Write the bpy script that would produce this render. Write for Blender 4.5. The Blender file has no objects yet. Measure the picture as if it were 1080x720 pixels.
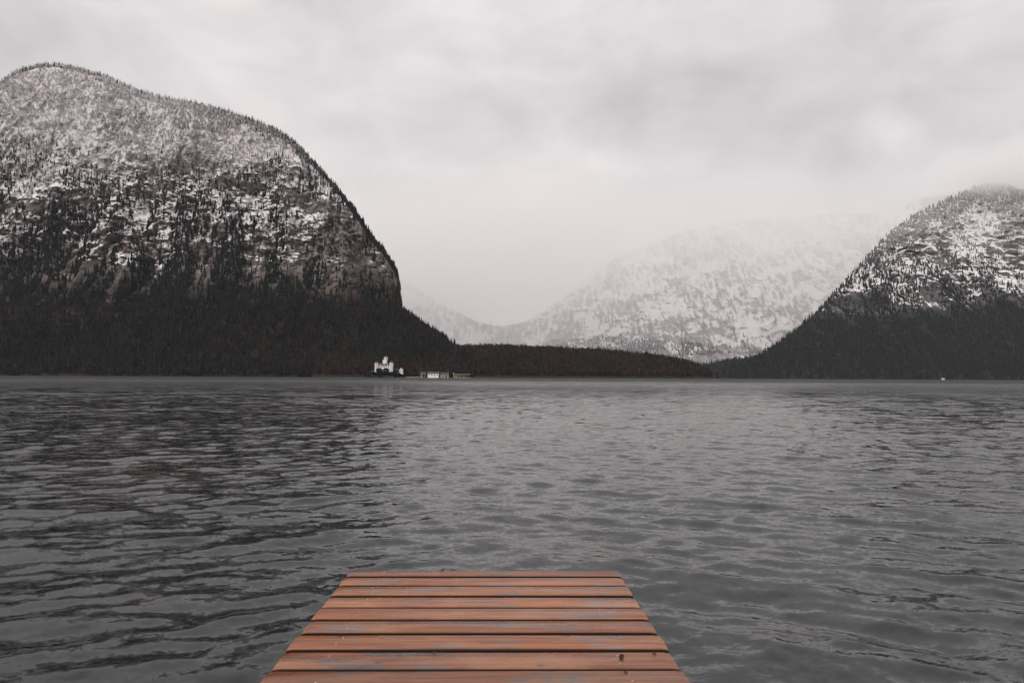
import bpy, math, random
import numpy as np
from mathutils import Matrix, Vector
random.seed(5); RNG = np.random.default_rng(5)
rad = math.radians
sc = bpy.context.scene
col = sc.collection

# ------------------------------------------------------------------ camera
CAM_H = 1.40
F = 780.0                                   # focal length in photo pixels (1080 wide)
PITCH = math.atan(38 / F); ROLL = rad(0.265)
Rm = Matrix.Rotation(rad(90) + PITCH, 3, 'X') @ Matrix.Rotation(ROLL, 3, 'Z')
cd = bpy.data.cameras.new('camera'); cam = bpy.data.objects.new('camera', cd); col.objects.link(cam)
cd.sensor_width = 36; cd.lens = 36 * F / 1080; cd.clip_start = 0.05; cd.clip_end = 90000
cam.matrix_world = Matrix.Translation((0, 0, CAM_H)) @ Rm.to_4x4()
sc.camera = cam

def view_dir(px, py):
    d = Rm @ Vector((px - 540, 360 - py, -F)); return d / d.y

# ------------------------------------------------------------------ world, sun, exposure
SUN_EL, SUN_AZ = 48, 215                   # azimuth clockwise from +Y (behind the viewer, to the left)
world = bpy.data.worlds.new('World'); sc.world = world; world.use_nodes = True

class NT:
    """small node-tree helper"""
    def __init__(s, tree): s.t = tree; s.n = tree.nodes; s.l = tree.links
    def add(s, kind, **kw):
        n = s.n.new(kind)
        for k, v in kw.items(): setattr(n, k, v)
        return n
    def put(s, sock, v):
        if isinstance(v, bpy.types.NodeSocket): s.l.new(v, sock)
        elif v is not None: sock.default_value = v
    def math(s, op, a, b=None, c=None, clamp=False):
        n = s.add('ShaderNodeMath', operation=op, use_clamp=clamp)
        s.put(n.inputs[0], a); s.put(n.inputs[1], b); s.put(n.inputs[2], c); return n.outputs[0]
    def vmath(s, op, a, b=None, scale=None):
        n = s.add('ShaderNodeVectorMath', operation=op)
        s.put(n.inputs[0], a); s.put(n.inputs[1], b)
        if scale is not None: s.put(n.inputs['Scale'], scale)
        return n.outputs['Value'] if op in ('LENGTH', 'DOT_PRODUCT') else n.outputs[0]
    def noise(s, vec, scale=1, detail=4, rough=.55, out=0, dist=0):
        n = s.add('ShaderNodeTexNoise'); s.put(n.inputs['Vector'], vec)
        n.inputs['Scale'].default_value = scale; n.inputs['Detail'].default_value = detail
        n.inputs['Roughness'].default_value = rough; n.inputs['Distortion'].default_value = dist
        return n.outputs[out]
    def ramp(s, v, a, b, lo=0.0, hi=1.0):
        n = s.add('ShaderNodeMapRange', interpolation_type='SMOOTHSTEP')
        s.put(n.inputs[0], v); s.put(n.inputs[1], a); s.put(n.inputs[2], b); s.put(n.inputs[3], lo); s.put(n.inputs[4], hi)
        return n.outputs[0]
    def mix(s, f, a, b):
        n = s.add('ShaderNodeMix', data_type='RGBA')
        s.put(n.inputs[0], f); s.put(n.inputs[6], rgb(a)); s.put(n.inputs[7], rgb(b)); return n.outputs[2]
    def sep(s, v):
        n = s.add('ShaderNodeSeparateXYZ'); s.put(n.inputs[0], v); return n.outputs
    def comb(s, x, y, z):
        n = s.add('ShaderNodeCombineXYZ'); s.put(n.inputs[0], x); s.put(n.inputs[1], y); s.put(n.inputs[2], z); return n.outputs[0]
def rgb(c):
    return c if isinstance(c, bpy.types.NodeSocket) else (c[0], c[1], c[2], 1.0)

def build_world():
    w = NT(world.node_tree); w.n.clear()
    out = w.add('ShaderNodeOutputWorld'); bg = w.add('ShaderNodeBackground')
    sky = w.add('ShaderNodeTexSky', sky_type='NISHITA', sun_disc=False)
    sky.sun_elevation = rad(SUN_EL); sky.sun_rotation = rad(SUN_AZ); sky.dust_density = 3
    d = w.add('ShaderNodeTexCoord').outputs['Generated']
    x, y, z = w.sep(d)
    zz = w.math('ADD', w.math('MAXIMUM', z, 0.0), 0.10)
    pl = w.comb(w.math('DIVIDE', x, zz), w.math('DIVIDE', y, zz), 0.3)      # the flat cloud base seen in perspective
    n1 = w.noise(pl, .45, 5, .5, dist=.5)
    n2 = w.noise(w.vmath('ADD', w.vmath('MULTIPLY', d, (1, 1, 1.7)), (3.1, 7.2, 1.4)), 2.6, 5, .5, dist=.3)
    n3 = w.noise(w.vmath('ADD', w.vmath('MULTIPLY', d, (1, 1, 2.0)), (8.1, 0.2, 4.4)), 8.0, 6, .55, dist=.4)
    v = w.math('ADD', w.math('MULTIPLY', w.math('SUBTRACT', n1, .5), .32), w.math('MULTIPLY', w.math('SUBTRACT', n2, .5), .50))
    v = w.math('ADD', v, w.math('MULTIPLY', w.math('SUBTRACT', n3, .5), .50))
    v = w.math('ADD', v, 1.0)
    # heavier and lighter masses of the real cloud deck: (direction, half width, amount)
    warp = w.vmath('SCALE', w.vmath('SUBTRACT', w.noise(d, 5.0, 4, .6, out=1), (.5, .5, .5)), scale=.20)
    dw = w.vmath('ADD', d, warp)
    for px, py, hw, hh, amt in CLOUDS:
        c = view_dir(px, py).normalized()
        df = w.vmath('SUBTRACT', dw, tuple(c))
        df = w.vmath('MULTIPLY', df, (1 / hw, 1 / hw, 1 / hh))
        g = w.ramp(w.vmath('LENGTH', df), 1.0, 0.0)
        v = w.math('ADD', v, w.math('MULTIPLY', g, amt))
    up = w.ramp(z, .34, .92, 1.0, ZENITH)                                         # an overcast sky is brightest overhead
    v = w.math('MULTIPLY', v, up)
    warm = w.mix(w.ramp(n2, .40, .62), (.660, .636, .640), (.685, .640, .638))
    cl = w.add('ShaderNodeVectorMath', operation='SCALE'); w.put(cl.inputs[0], warm); w.put(cl.inputs['Scale'], w.math('MULTIPLY', v, SKY / .1))
    m = w.mix(.95, sky.outputs[0], cl.outputs[0])
    below = w.ramp(z, -.03, .0)
    m2 = w.mix(below, (.9, .9, .9), m)
    w.put(bg.inputs[0], m2); bg.inputs[1].default_value = .1
    w.l.new(bg.outputs[0], out.inputs[0])
SKY = 1.0; ZENITH = 1.65
CLOUDS = [(430, 200, .20, .12, -.05), (700, 110, .20, .06, -.12), (860, 160, .26, .07, -.22), (900, 60, .22, .10, -.07), (1010, 165, .09, .045, .26), (940, 145, .06, .04, .20),
          (560, 110, .20, .10, -.06), (60, 20, .25, .10, .02), (520, 25, .25, .06, .07), (960, 60, .2, .09, -.05),
          (360, 240, .3, .15, -.05), (1080, 120, .12, .05, -.12), (620, 75, .06, .03, -.06)]
build_world()

sl = bpy.data.lights.new('sun', 'SUN'); sun = bpy.data.objects.new('sun', sl); col.objects.link(sun)
sl.energy = 1.5; sl.angle = rad(25); sl.color = (1, .965, .92)
az = rad(SUN_AZ); el = rad(SUN_EL)
sun_vec = Vector((math.sin(az) * math.cos(el), math.cos(az) * math.cos(el), math.sin(el)))
sun.rotation_euler = (-sun_vec).to_track_quat('-Z', 'Y').to_euler()

vs = sc.view_settings
vs.view_transform = 'Standard'; vs.look = 'None'; vs.gamma = 1; vs.exposure = 0.2; vs.use_curve_mapping = False
cy = sc.cycles
cy.use_denoising = True; cy.max_bounces = 16; cy.diffuse_bounces = 3; cy.glossy_bounces = 3; cy.volume_bounces = 14
cy.transparent_max_bounces = 8; cy.volume_step_rate = 0.5; cy.volume_max_steps = 128
cy.use_adaptive_sampling = True; cy.adaptive_threshold = 0.02; cy.caustics_reflective = False; cy.caustics_refractive = False

# ------------------------------------------------------------------ tools
def tag(o, label=None, cat=None, group=None, kind=None):
    if label: o['label'] = label
    if cat: o['category'] = cat
    if group: o['group'] = group
    if kind: o['kind'] = kind
    return o
def link(name, me, parent=None, mats=()):
    o = bpy.data.objects.new(name, me); col.objects.link(o)
    for m in mats:
        if me.materials.find(m.name) < 0: me.materials.append(m)
    if parent: o.parent = parent
    return o
def empty(name, loc=(0, 0, 0), rz=0):
    o = bpy.data.objects.new(name, None); col.objects.link(o); o.location = loc; o.rotation_euler = (0, 0, rz); o.empty_display_size = .1
    return o
def np_mesh(name, V, Fc, smooth=True, k=None):
    """V (n,3) float, Fc (m,k) int"""
    me = bpy.data.meshes.new(name)
    V = np.ascontiguousarray(V, dtype=np.float32); Fc = np.ascontiguousarray(Fc, dtype=np.int32)
    m, k = Fc.shape
    me.vertices.add(len(V)); me.vertices.foreach_set('co', V.ravel())
    me.loops.add(m * k); me.loops.foreach_set('vertex_index', Fc.ravel())
    me.polygons.add(m); me.polygons.foreach_set('loop_start', np.arange(0, m * k, k, dtype=np.int32))
    me.polygons.foreach_set('loop_total', np.full(m, k, dtype=np.int32))
    me.polygons.foreach_set('use_smooth', np.full(m, smooth, dtype=bool))
    me.update(); me.validate()
    return me
def grid_faces(nr, nc, wrap=False):
    r = np.arange(nr - 1)[:, None]; c = np.arange(nc if wrap else nc - 1)[None, :]; c2 = (c + 1) % nc
    a = r * nc + c; b = r * nc + c2; d = (r + 1) * nc + c; e = (r + 1) * nc + c2
    return np.stack([a, b, e, d], -1).reshape(-1, 4)

def _h(i, j, k, seed):
    n = (i.astype(np.int64) * 73856093) ^ (j.astype(np.int64) * 19349663) ^ (k.astype(np.int64) * 83492791) ^ (seed * 2654435761)
    n &= 0xffffffff
    n = ((n ^ (n >> 15)) * 2246822519) & 0xffffffff
    n = ((n ^ (n >> 13)) * 3266489917) & 0xffffffff
    n ^= n >> 16
    return n.astype(np.float64) / 4294967295.0
def vnoise(x, y, z, seed=0):
    x, y, z = np.broadcast_arrays(np.asarray(x, float), np.asarray(y, float), np.asarray(z, float))
    i, j, k = np.floor(x), np.floor(y), np.floor(z)
    u, v, w = x - i, y - j, z - k
    u = u * u * (3 - 2 * u); v = v * v * (3 - 2 * v); w = w * w * (3 - 2 * w)
    r = 0
    for a in (0, 1):
        for b in (0, 1):
            for c in (0, 1):
                r = r + _h(i + a, j + b, k + c, seed) * (u if a else 1 - u) * (v if b else 1 - v) * (w if c else 1 - w)
    return r * 2 - 1
def fbm(x, y, z, seed=0, oct=4, gain=.5):
    r = 0; a = 1.0; f = 1.0
    for o in range(oct):
        r = r + a * vnoise(x * f, y * f, z * f, seed + o * 17); a *= gain; f *= 2.03
    return r
def sstep(a, b, x):
    t = np.clip((x - a) / (b - a), 0, 1); return t * t * (3 - 2 * t)

def material(name):
    m = bpy.data.materials.new(name); m.use_nodes = True; t = NT(m.node_tree)
    b = m.node_tree.nodes['Principled BSDF']
    return m, t, b
def flat_mat(name, c, rough=.7, var=.25, scale=.5):
    m, t, b = material(name)
    p = t.add('ShaderNodeNewGeometry').outputs['Position']
    n = t.noise(p, scale, 5)
    dk = tuple(v * (1 - var) for v in c); lt = tuple(min(1, v * (1 + var)) for v in c)
    t.put(b.inputs['Base Color'], t.mix(t.ramp(n, .3, .7), dk, lt)); b.inputs['Roughness'].default_value = rough
    return m

# ------------------------------------------------------------------ mountain material
def mountain_mat(name, zlow, zhigh, bare, rock_lo, rock_hi, soil, px=1.0, snow_bias=0.0, soil_z=60, wts=(.9, 2.3, 1.6, 1.1, 1.3, .5), scrub=(.27, .24, .24), veil=None):
    """zlow..zhigh: the snow line; px: size in metres of the finest marks"""
    m, t, b = material(name)
    g = t.add('ShaderNodeNewGeometry'); P = g.outputs['Position']; N = g.outputs['Normal']
    x, y, z = t.sep(P); nz = t.sep(N)[2]
    big = t.noise(P, 1 / (90 * px), 4)
    wob = t.noise(P, 1 / (60 * px), 3)
    zw = t.math('ADD', z, t.math('MULTIPLY', wob, 40 * px))
    strata = t.noise(t.comb(t.math('MULTIPLY', x, .010 / px), t.math('MULTIPLY', y, .010 / px), t.math('MULTIPLY', zw, .11 / px)), 1, 5, .65)
    streak = t.noise(t.comb(t.math('MULTIPLY', x, .11 / px), t.math('MULTIPLY', y, .03 / px), t.math('MULTIPLY', z, .018 / px)), 1, 5, .65)
    fine = t.noise(P, 1 / (7 * px), 4, .7)
    mid = t.noise(t.vmath('ADD', P, (300, 50, 90)), 1 / (26 * px), 4, .65)
    strata2 = t.noise(t.comb(t.math('MULTIPLY', x, .006 / px), t.math('MULTIPLY', y, .006 / px), t.math('MULTIPLY', zw, .032 / px)), 1, 4, .6)
    cliff = t.add('ShaderNodeAttribute', attribute_name='cliff').outputs['Fac']
    rock = t.mix(t.ramp(strata, .38, .62), rock_lo, rock_hi)
    rock = t.mix(t.ramp(fine, .35, .7, 0, .75), rock, tuple(c * .35 for c in rock_lo))
    rust = t.math('MULTIPLY', t.ramp(big, .52, .68), t.ramp(fine, .42, .62))
    rock = t.mix(t.math('MULTIPLY', rust, .8), rock, (.30, .17, .10))
    low = t.ramp(t.math('ADD', z, t.math('MULTIPLY', t.math('SUBTRACT', big, .5), 260 * px)), zlow, zhigh)
    ground = t.mix(t.math('MULTIPLY', t.ramp(nz, .12, .5), t.math('SUBTRACT', 1.0, low)), rock, soil)
    ground = t.mix(t.ramp(t.math('ADD', z, t.math('MULTIPLY', t.math('SUBTRACT', mid, .5), 150 * px)), soil_z * 1.3, soil_z * .7), ground, soil)
    # snow lies where it is flat enough, thinned by streaks and strata
    s = t.math('MULTIPLY', nz, .55)
    for v, k in zip((strata, streak, fine, big, mid, strata2), wts):
        s = t.math('ADD', s, t.math('MULTIPLY', t.math('SUBTRACT', v, .5), k))
    s = t.math('ADD', s, t.math('MULTIPLY', t.math('SUBTRACT', low, 1.0), 1.4))
    s = t.math('SUBTRACT', s, t.math('MULTIPLY', cliff, .62))
    snow = t.ramp(s, .16 - snow_bias, .42 - snow_bias)
    snowc = t.mix(t.ramp(fine, .3, .7), (.80, .77, .775), (.88, .85, .85))
    c = t.mix(snow, ground, snowc)
    # leafless scrub over the snow: grey-brown bark and twigs
    if bare:
        sc_ = t.math('MULTIPLY', t.ramp(t.math('ADD', t.math('MULTIPLY', streak, .5), t.math('MULTIPLY', fine, .5)), .42, .56), t.math('MULTIPLY', low, bare))
        c = t.mix(sc_, c, scrub)
    if veil:      # frosted leafless wood: an even grey of twigs and rime
        vz = t.ramp(t.math('ADD', z, t.math('MULTIPLY', t.math('SUBTRACT', big, .5), 420 * px)), veil[0], veil[1], 0, veil[2])
        vz = t.math('MULTIPLY', vz, t.ramp(streak, .30, .55, .45, 1.0))
        c = t.mix(vz, c, t.mix(t.ramp(t.math('ADD', t.math('MULTIPLY', streak, .6), t.math('MULTIPLY', fine, .4)), .38, .62), (.22, .20, .20), (.60, .57, .575)))
    t.put(b.inputs['Base Color'], c)
    b.inputs['Roughness'].default_value = .9; b.inputs['Specular IOR Level'].default_value = .2
    bmp = t.add('ShaderNodeBump'); bmp.inputs['Strength'].default_value = .6; bmp.inputs['Distance'].default_value = 2.5 * px
    t.put(bmp.inputs['Height'], t.math('ADD', fine, strata)); t.put(b.inputs['Normal'], bmp.outputs[0])
    return m

# ------------------------------------------------------------------ mountains: a rock face laid out along its shore, rising to its ridge
def massif(name, sky, tree_px, D, Y0, step, rows, mat, seed, amp, strat, label, back=900, zmin=-12, cliff=None):
    """sky: ridge line sightings; D: depth behind the shore for each height; Y0: distance of the shore"""
    dirs = np.array([tuple(view_dir(a, b + tree_px)) for a, b in sky])
    x0, x1 = sky[0][0], sky[-1][0]
    n = int((x1 - x0) / step) + 1
    pxs = np.linspace(x0, x1, n)
    a = np.interp(pxs, [s[0] for s in sky], dirs[:, 0]); s = np.interp(pxs, [s[0] for s in sky], dirs[:, 2])
    s = np.convolve(np.pad(s, 2, mode='edge'), np.ones(5) / 5, mode='valid')
    y0 = np.interp(pxs, [q[0] for q in Y0], [q[1] for q in Y0])
    y0 = y0 + fbm(pxs / 40, 0, 0, seed + 90, 3) * 18 * (y0 / 1500)
    zt = np.array([d[0] for d in D], float); dt = np.array([d[1] for d in D], float)
    Z = np.full(n, 100.0)
    for _ in range(40): Z = .5 * Z + .5 * np.maximum(s * (y0 + np.interp(Z, zt, dt)) + CAM_H, -5)
    T = np.linspace(0, 1, rows)[:, None]
    zz = zmin + (Z[None, :] - zmin) * T
    yy = y0[None, :] + np.interp(zz, zt, dt)
    X = a[None, :] * yy
    # gullies, buttresses and the stepped beds of the rock
    env = sstep(0, 60 * amp, zz) * (0.15 + .85 * sstep(1.0, .88, T))
    gul = fbm(X / (150 * amp), zz / (420 * amp), yy / 900, seed, 5, .55) * 34 * amp
    gul += fbm(X / (38 * amp), zz / (160 * amp), 0, seed + 5, 3, .6) * 9 * amp
    gul += (np.abs(fbm(X / (60 * amp), zz / (260 * amp), 0, seed + 15, 4, .55)) - .4) * 22 * amp
    rough = fbm(X / (15 * amp), zz / (12 * amp), 0, seed + 9, 4, .6) * 5.5 * amp
    zb = zz / strat[0] + fbm(X / (210 * amp), zz / 400, 0, seed + 3, 5, .6) * 2.6
    fr = zb - np.floor(zb)
    hard = sstep(-.1, .7, fbm(X / (120 * amp), zz / (90 * amp), 0, seed + 7, 2))
    bed = (np.where(fr < .72, fr * .15, .108 + (fr - .72) * 3.18) - fr) * strat[1] * hard
    zb2 = zz / (strat[0] * .33) + fbm(X / (70 * amp), zz / 120, 0, seed + 4, 5, .6) * 1.8
    fr2 = zb2 - np.floor(zb2)
    bed += (np.where(fr2 < .7, fr2 * .2, .14 + (fr2 - .7) * 2.86) - fr2) * strat[1] * .22 * sstep(-.3, .5, fbm(X / (50 * amp), zz / (50 * amp), 0, seed + 8, 2))
    soft = 1 - .6 * sstep(520 * amp, 640 * amp, zz)
    bandz = .55 + .75 * sstep(290 * amp, 390 * amp, zz) * sstep(600 * amp, 480 * amp, zz)
    yy2 = yy + (gul * (.35 + .65 * soft) + rough * soft + bed * soft * bandz) * env
    cm = np.zeros_like(zz)
    if cliff is not None: cm = cliff(X, zz)
    X2 = X * (yy2 / yy) * .5 + X * .5 + fbm(X / 60, zz / 40, 3, seed + 12, 2) * 2 * env
    P = np.stack([X2, yy2, zz + rough * .25 * env], -1)
    # the far side
    bk = []
    for q in (0.12, .35, .7, 1.0):
        r = P[-1].copy(); r[:, 1] += back * q; r[:, 0] *= (r[:, 1] / P[-1][:, 1]); r[:, 2] = r[:, 2] * (1 - q ** 1.3) + zmin * q ** 1.3 - 3 * q
        bk.append(r)
    A = np.concatenate([P, np.array(bk)], 0)
    me = np_mesh(name, A.reshape(-1, 3), grid_faces(A.shape[0], n))
    ca = me.attributes.new('cliff', 'FLOAT', 'POINT'); ca.data.foreach_set('value', np.concatenate([cm, np.zeros((4, n))], 0).ravel().astype(np.float32))
    o = link(name, me, mats=[mat]); tag(o, label, 'mountain' if name == 'mountain' else 'hill', kind='structure')
    return P, pxs

M_LEFT = mountain_mat('left_mountain_ground', 165, 335, .45, (.085, .072, .068), (.20, .165, .15), (.022, .017, .015), 1.0, .20, 90, (1.4, 1.9, 1.1, 1.7, .6, 2.5), (.33, .30, .30), (470, 640, .8))
M_RIGHT = mountain_mat('right_mountain_ground', 260, 470, .45, (.075, .070, .072), (.17, .155, .155), (.014, .016, .019), 1.5, .03, 260, (1.2, 2.8, 1.0, 1.6, .4, 1.6), (.25, .235, .24), (380, 900, .62))
M_FAR = mountain_mat('far_mountain_ground', 60, 320, .35, (.10, .10, .105), (.19, .185, .19), (.03, .032, .036), 2.8, .0, 60, (.6, 4.2, .3, 3.0, .1, .8), (.34, .32, .33), (-900, -700, .45))
M_HEAD = mountain_mat('headland_ground', 700, 900, 0, (.05, .042, .038), (.09, .075, .065), (.026, .020, .018), 1.0, 0)

LEFT_SKY = [(-260, 190), (-150, 130), (-60, 100), (0, 84), (15, 72), (38, 65), (60, 64), (85, 69), (110, 76), (140, 90), (165, 98), (200, 104),
            (235, 113), (265, 122), (290, 133), (305, 142), (320, 156), (340, 177), (360, 200), (380, 228), (395, 250), (405, 262),
            (415, 277), (420, 288), (422, 305), (423, 323), (432, 330), (450, 343), (470, 356), (490, 366), (505, 380), (520, 402)]
LEFT_D = [(-12, -14), (0, 0), (20, 30), (70, 120), (180, 250), (280, 330), (420, 385), (560, 450), (700, 540), (900, 680), (1150, 880)]
L_P, L_px = massif('mountain', LEFT_SKY, 5.0, LEFT_D, [(-260, 1350), (0, 1450), (250, 1500), (520, 1560)], .75, 430, M_LEFT, 11, 1.0, (62, 40),
                   'steep snow-streaked cliff mountain on the left with dark forest at its foot',
                   cliff=lambda x, z: np.clip(sstep(-600, -480, x + fbm(x / 40, z / 60, 0, 61, 3) * 60 + (z - 300) * -.25) * sstep(470, 390, z + fbm(x / 60, z / 40, 0, 62, 3) * 40)
                                              + .7 * sstep(.2, .55, fbm(x / 120, z / 24, 0, 63, 3)) * sstep(520, 440, z) + .8 * sstep(290, 240, z), 0, 1))
HEAD_SKY = [(330, 372), (400, 366), (470, 363), (500, 361.5), (520, 361), (560, 363), (600, 364), (640, 366), (680, 370), (715, 375), (735, 380), (748, 387), (756, 397), (762, 404)]
HEAD_D = [(-12, -16), (0, 0), (4, 14), (30, 90), (60, 220), (80, 320), (110, 460)]
H_P, H_px = massif('headland', HEAD_SKY, 6.5, HEAD_D, [(330, 1480), (430, 1485), (600, 1560), (762, 1720)], 1.5, 70, M_HEAD, 31, .5, (30, 4),
                   'low dark wooded headland reaching from the left mountain to the middle of the lake', back=500)
RIGHT_SKY = [(738, 401), (750, 394), (765, 388), (780, 382), (795, 376), (810, 366), (825, 356), (845, 341), (865, 323), (885, 301), (905, 279), (925, 257),
             (940, 242), (960, 227), (985, 214), (1010, 203), (1030, 195), (1045, 192), (1060, 193), (1085, 200), (1120, 196), (1200, 190), (1320, 220)]
RIGHT_D = [(-12, -20), (0, 0), (150, 260), (350, 600), (600, 850), (900, 1200), (1300, 1700)]
R_P, R_px = massif('mountain', RIGHT_SKY, 2.5, RIGHT_D, [(738, 3100), (900, 2850), (1080, 2700), (1320, 2600)], .8, 330, M_RIGHT, 57, 1.6, (95, 60),
                   'snow-dusted rocky mountain on the right rising into the cloud', back=1400)
SH_SKY = [(890, 310), (905, 276), (920, 252), (935, 234), (955, 217), (972, 208), (990, 206), (1010, 200), (1060, 190), (1100, 180)]
SH_P, SH_px = massif('mountain', SH_SKY, 1, [(-12, -20), (0, 0), (1500, 2000)], [(890, 4500), (1100, 4500)], 2.0, 150, M_FAR, 71, 2.2, (140, 50),
                     'pale misty shoulder showing just behind the ridge of the right mountain', back=800)
FAR_SKY = [(200, 200), (330, 240), (420, 292), (470, 322), (505, 340), (530, 344), (556, 338), (590, 318), (625, 290), (655, 268), (685, 256), (720, 244), (760, 236), (830, 228),
           (900, 225), (980, 230)]
FAR_D = [(-12, -20), (0, 0), (250, 380), (600, 800), (1000, 1250), (1800, 2100)]
F_P, F_px = massif('mountain', FAR_SKY, 0, FAR_D, [(200, 5200), (540, 5700), (700, 5100), (980, 4900)], 1.1, 230, M_FAR, 93, 3.0, (170, 18),
                   'far snow-covered mountain range at the end of the lake fading into low cloud', back=1500)
FH_SKY = [(690, 402), (720, 391), (738, 383), (760, 379), (790, 375), (820, 371), (860, 366), (900, 362)]
FH_P, FH_px = massif('hill', FH_SKY, 2, [(-12, -20), (0, 0), (60, 160), (300, 900)], [(690, 3900), (900, 3900)], 1.5, 60, M_HEAD, 99, 1.2, (60, 10),
                     'hazy dark wooded hill between the headland tip and the right mountain', back=500)
FG_SKY = [(540, 372), (575, 366), (600, 359), (635, 353), (665, 351), (700, 354), (740, 362), (800, 372), (860, 380)]
FG_P, FG_px = massif('hill', FG_SKY, 2, [(-12, -20), (0, 0), (60, 160), (300, 800)], [(540, 4700), (860, 4700)], 1.5, 80, M_FAR, 103, 1.8, (70, 20),
                     'grey hill with snowy clearings in front of the far mountain range', back=500)

# ------------------------------------------------------------------ trees
def conifer_template(seed, tiers=5, sides=6, wr=.17):
    r = np.random.default_rng(seed); V = []; Fc = []
    for i in range(tiers):
        z0 = .10 + .80 * i / tiers; z1 = min(1.0, z0 + (.42 - .03 * i)); R = wr * (1 - i / tiers * .86)
        b = len(V); off = r.random() * 6
        for k in range(sides):
            an = off + k * 2 * math.pi / sides; rr = R * r.uniform(.55, 1.25)
            V.append((rr * math.cos(an), rr * math.sin(an), z0 - r.uniform(0, .05)))
        V.append((r.uniform(-.01, .01), r.uniform(-.01, .01), z1 if i < tiers - 1 else 1.0))
        for k in range(sides): Fc.append((b + k, b + (k + 1) % sides, b + sides))
    b = len(V)
    for k in range(3):
        V.append((.02 * math.cos(k * 2.1), .02 * math.sin(k * 2.1), -.08))
    V.append((0, 0, .4))
    for k in range(3): Fc.append((b + k, b + (k + 1) % 3, b + 3))
    return np.array(V), np.array(Fc)
def bare_template(seed, n=26, w=.32):
    r = np.random.default_rng(seed); V = []; Fc = []
    for k in range(3): V.append((.03 * math.cos(k * 2.1), .03 * math.sin(k * 2.1), -.08))
    V.append((0, 0, .6))
    for k in range(3): Fc.append((k, (k + 1) % 3, 3))
    for i in range(n):
        an = r.uniform(0, 2 * math.pi); zc = r.uniform(.3, .98); R = w * math.sqrt(max(0.02, 1 - ((zc - .6) / .42) ** 2))
        d = np.array([math.cos(an), math.sin(an), 0]); tip = d * R * r.uniform(.5, 1.05) + np.array([0, 0, zc])
        base = d * R * .15 + np.array([0, 0, zc - r.uniform(.18, .34)])
        sd = np.array([-d[1], d[0], 0]) * r.uniform(.02, .055) + np.array([0, 0, r.uniform(-.02, .02)])
        b = len(V); V += [tuple(base), tuple(tip - sd), tuple(tip + sd + np.array([0, 0, .05]))]; Fc.append((b, b + 1, b + 2))
    return np.array(V), np.array(Fc)
CON = [conifer_template(s, 5, 6, w) for s, w in ((1, .15), (2, .17), (3, .13), (4, .19))]
BARE = [bare_template(s) for s in (11, 12, 13)]

def tree_mat(name, lo, hi, snow=(.62, .59, .595)):
    m, t, b = material(name)
    f = t.add('ShaderNodeAttribute', attribute_name='frost').outputs['Fac']
    ti = t.add('ShaderNodeAttribute', attribute_name='tint').outputs['Fac']
    g = t.add('ShaderNodeNewGeometry'); oi = t.add('ShaderNodeObjectInfo').outputs['Random']
    n = t.noise(g.outputs['Position'], .22, 4, .7)
    base = t.mix(t.math('FRACT', t.math('ADD', ti, t.math('MULTIPLY', oi, .99))), lo, hi)
    k = t.math('ADD', t.math('MULTIPLY', t.math('SUBTRACT', n, .5), 1.6), t.math('SUBTRACT', t.math('MULTIPLY', f, 1.5), .25))
    c = t.mix(t.math('MULTIPLY', t.ramp(k, .1, .9), t.ramp(f, 0, .15)), base, snow)
    t.put(b.inputs['Base Color'], c); b.inputs['Roughness'].default_value = .9; b.inputs['Specular IOR Level'].default_value = .1
    return m
M_CON = tree_mat('conifer_needles', (.006, .009, .010), (.017, .021, .021))
M_BARE = tree_mat('leafless_twigs', (.032, .023, .020), (.072, .049, .042), (.50, .46, .46))

def grid_pick(P, T, C):
    """bilinear point on the terrain grid at row T, column C (fractional)"""
    r = np.clip(T.astype(int), 0, P.shape[0] - 2); c = np.clip(C.astype(int), 0, P.shape[1] - 2)
    u = (T - r)[:, None]; v = (C - c)[:, None]
    return (P[r, c] * (1 - u) * (1 - v) + P[r + 1, c] * u * (1 - v) + P[r, c + 1] * (1 - u) * v + P[r + 1, c + 1] * u * v)
def scatter(P, n, dens, seed):
    """n tries spread evenly over the face as it stands, thinned by dens(x, y, z, up, t)"""
    r = np.random.default_rng(seed); nr, nc = P.shape[:2]
    d = P[1:, :-1] - P[:-1, :-1]; e = P[:-1, 1:] - P[:-1, :-1]
    nn = np.cross(e, d); area = np.linalg.norm(nn, axis=-1); up = np.abs(nn[..., 2]) / (area + 1e-9)
    w = (area / np.maximum(P[:-1, :-1, 1], 300) ** 1).ravel(); w = w / w.sum()
    k = r.choice(len(w), n, p=w)
    R_ = k // (nc - 1); C_ = k % (nc - 1)
    T = R_ + r.random(n); C = C_ + r.random(n)
    Q = grid_pick(P, T, C)
    dn = dens(Q[:, 0], Q[:, 1], Q[:, 2], up[R_, C_], T / nr)
    keep = (r.random(n) < dn) & (Q[:, 2] > 1.0)
    return Q[keep]
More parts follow.
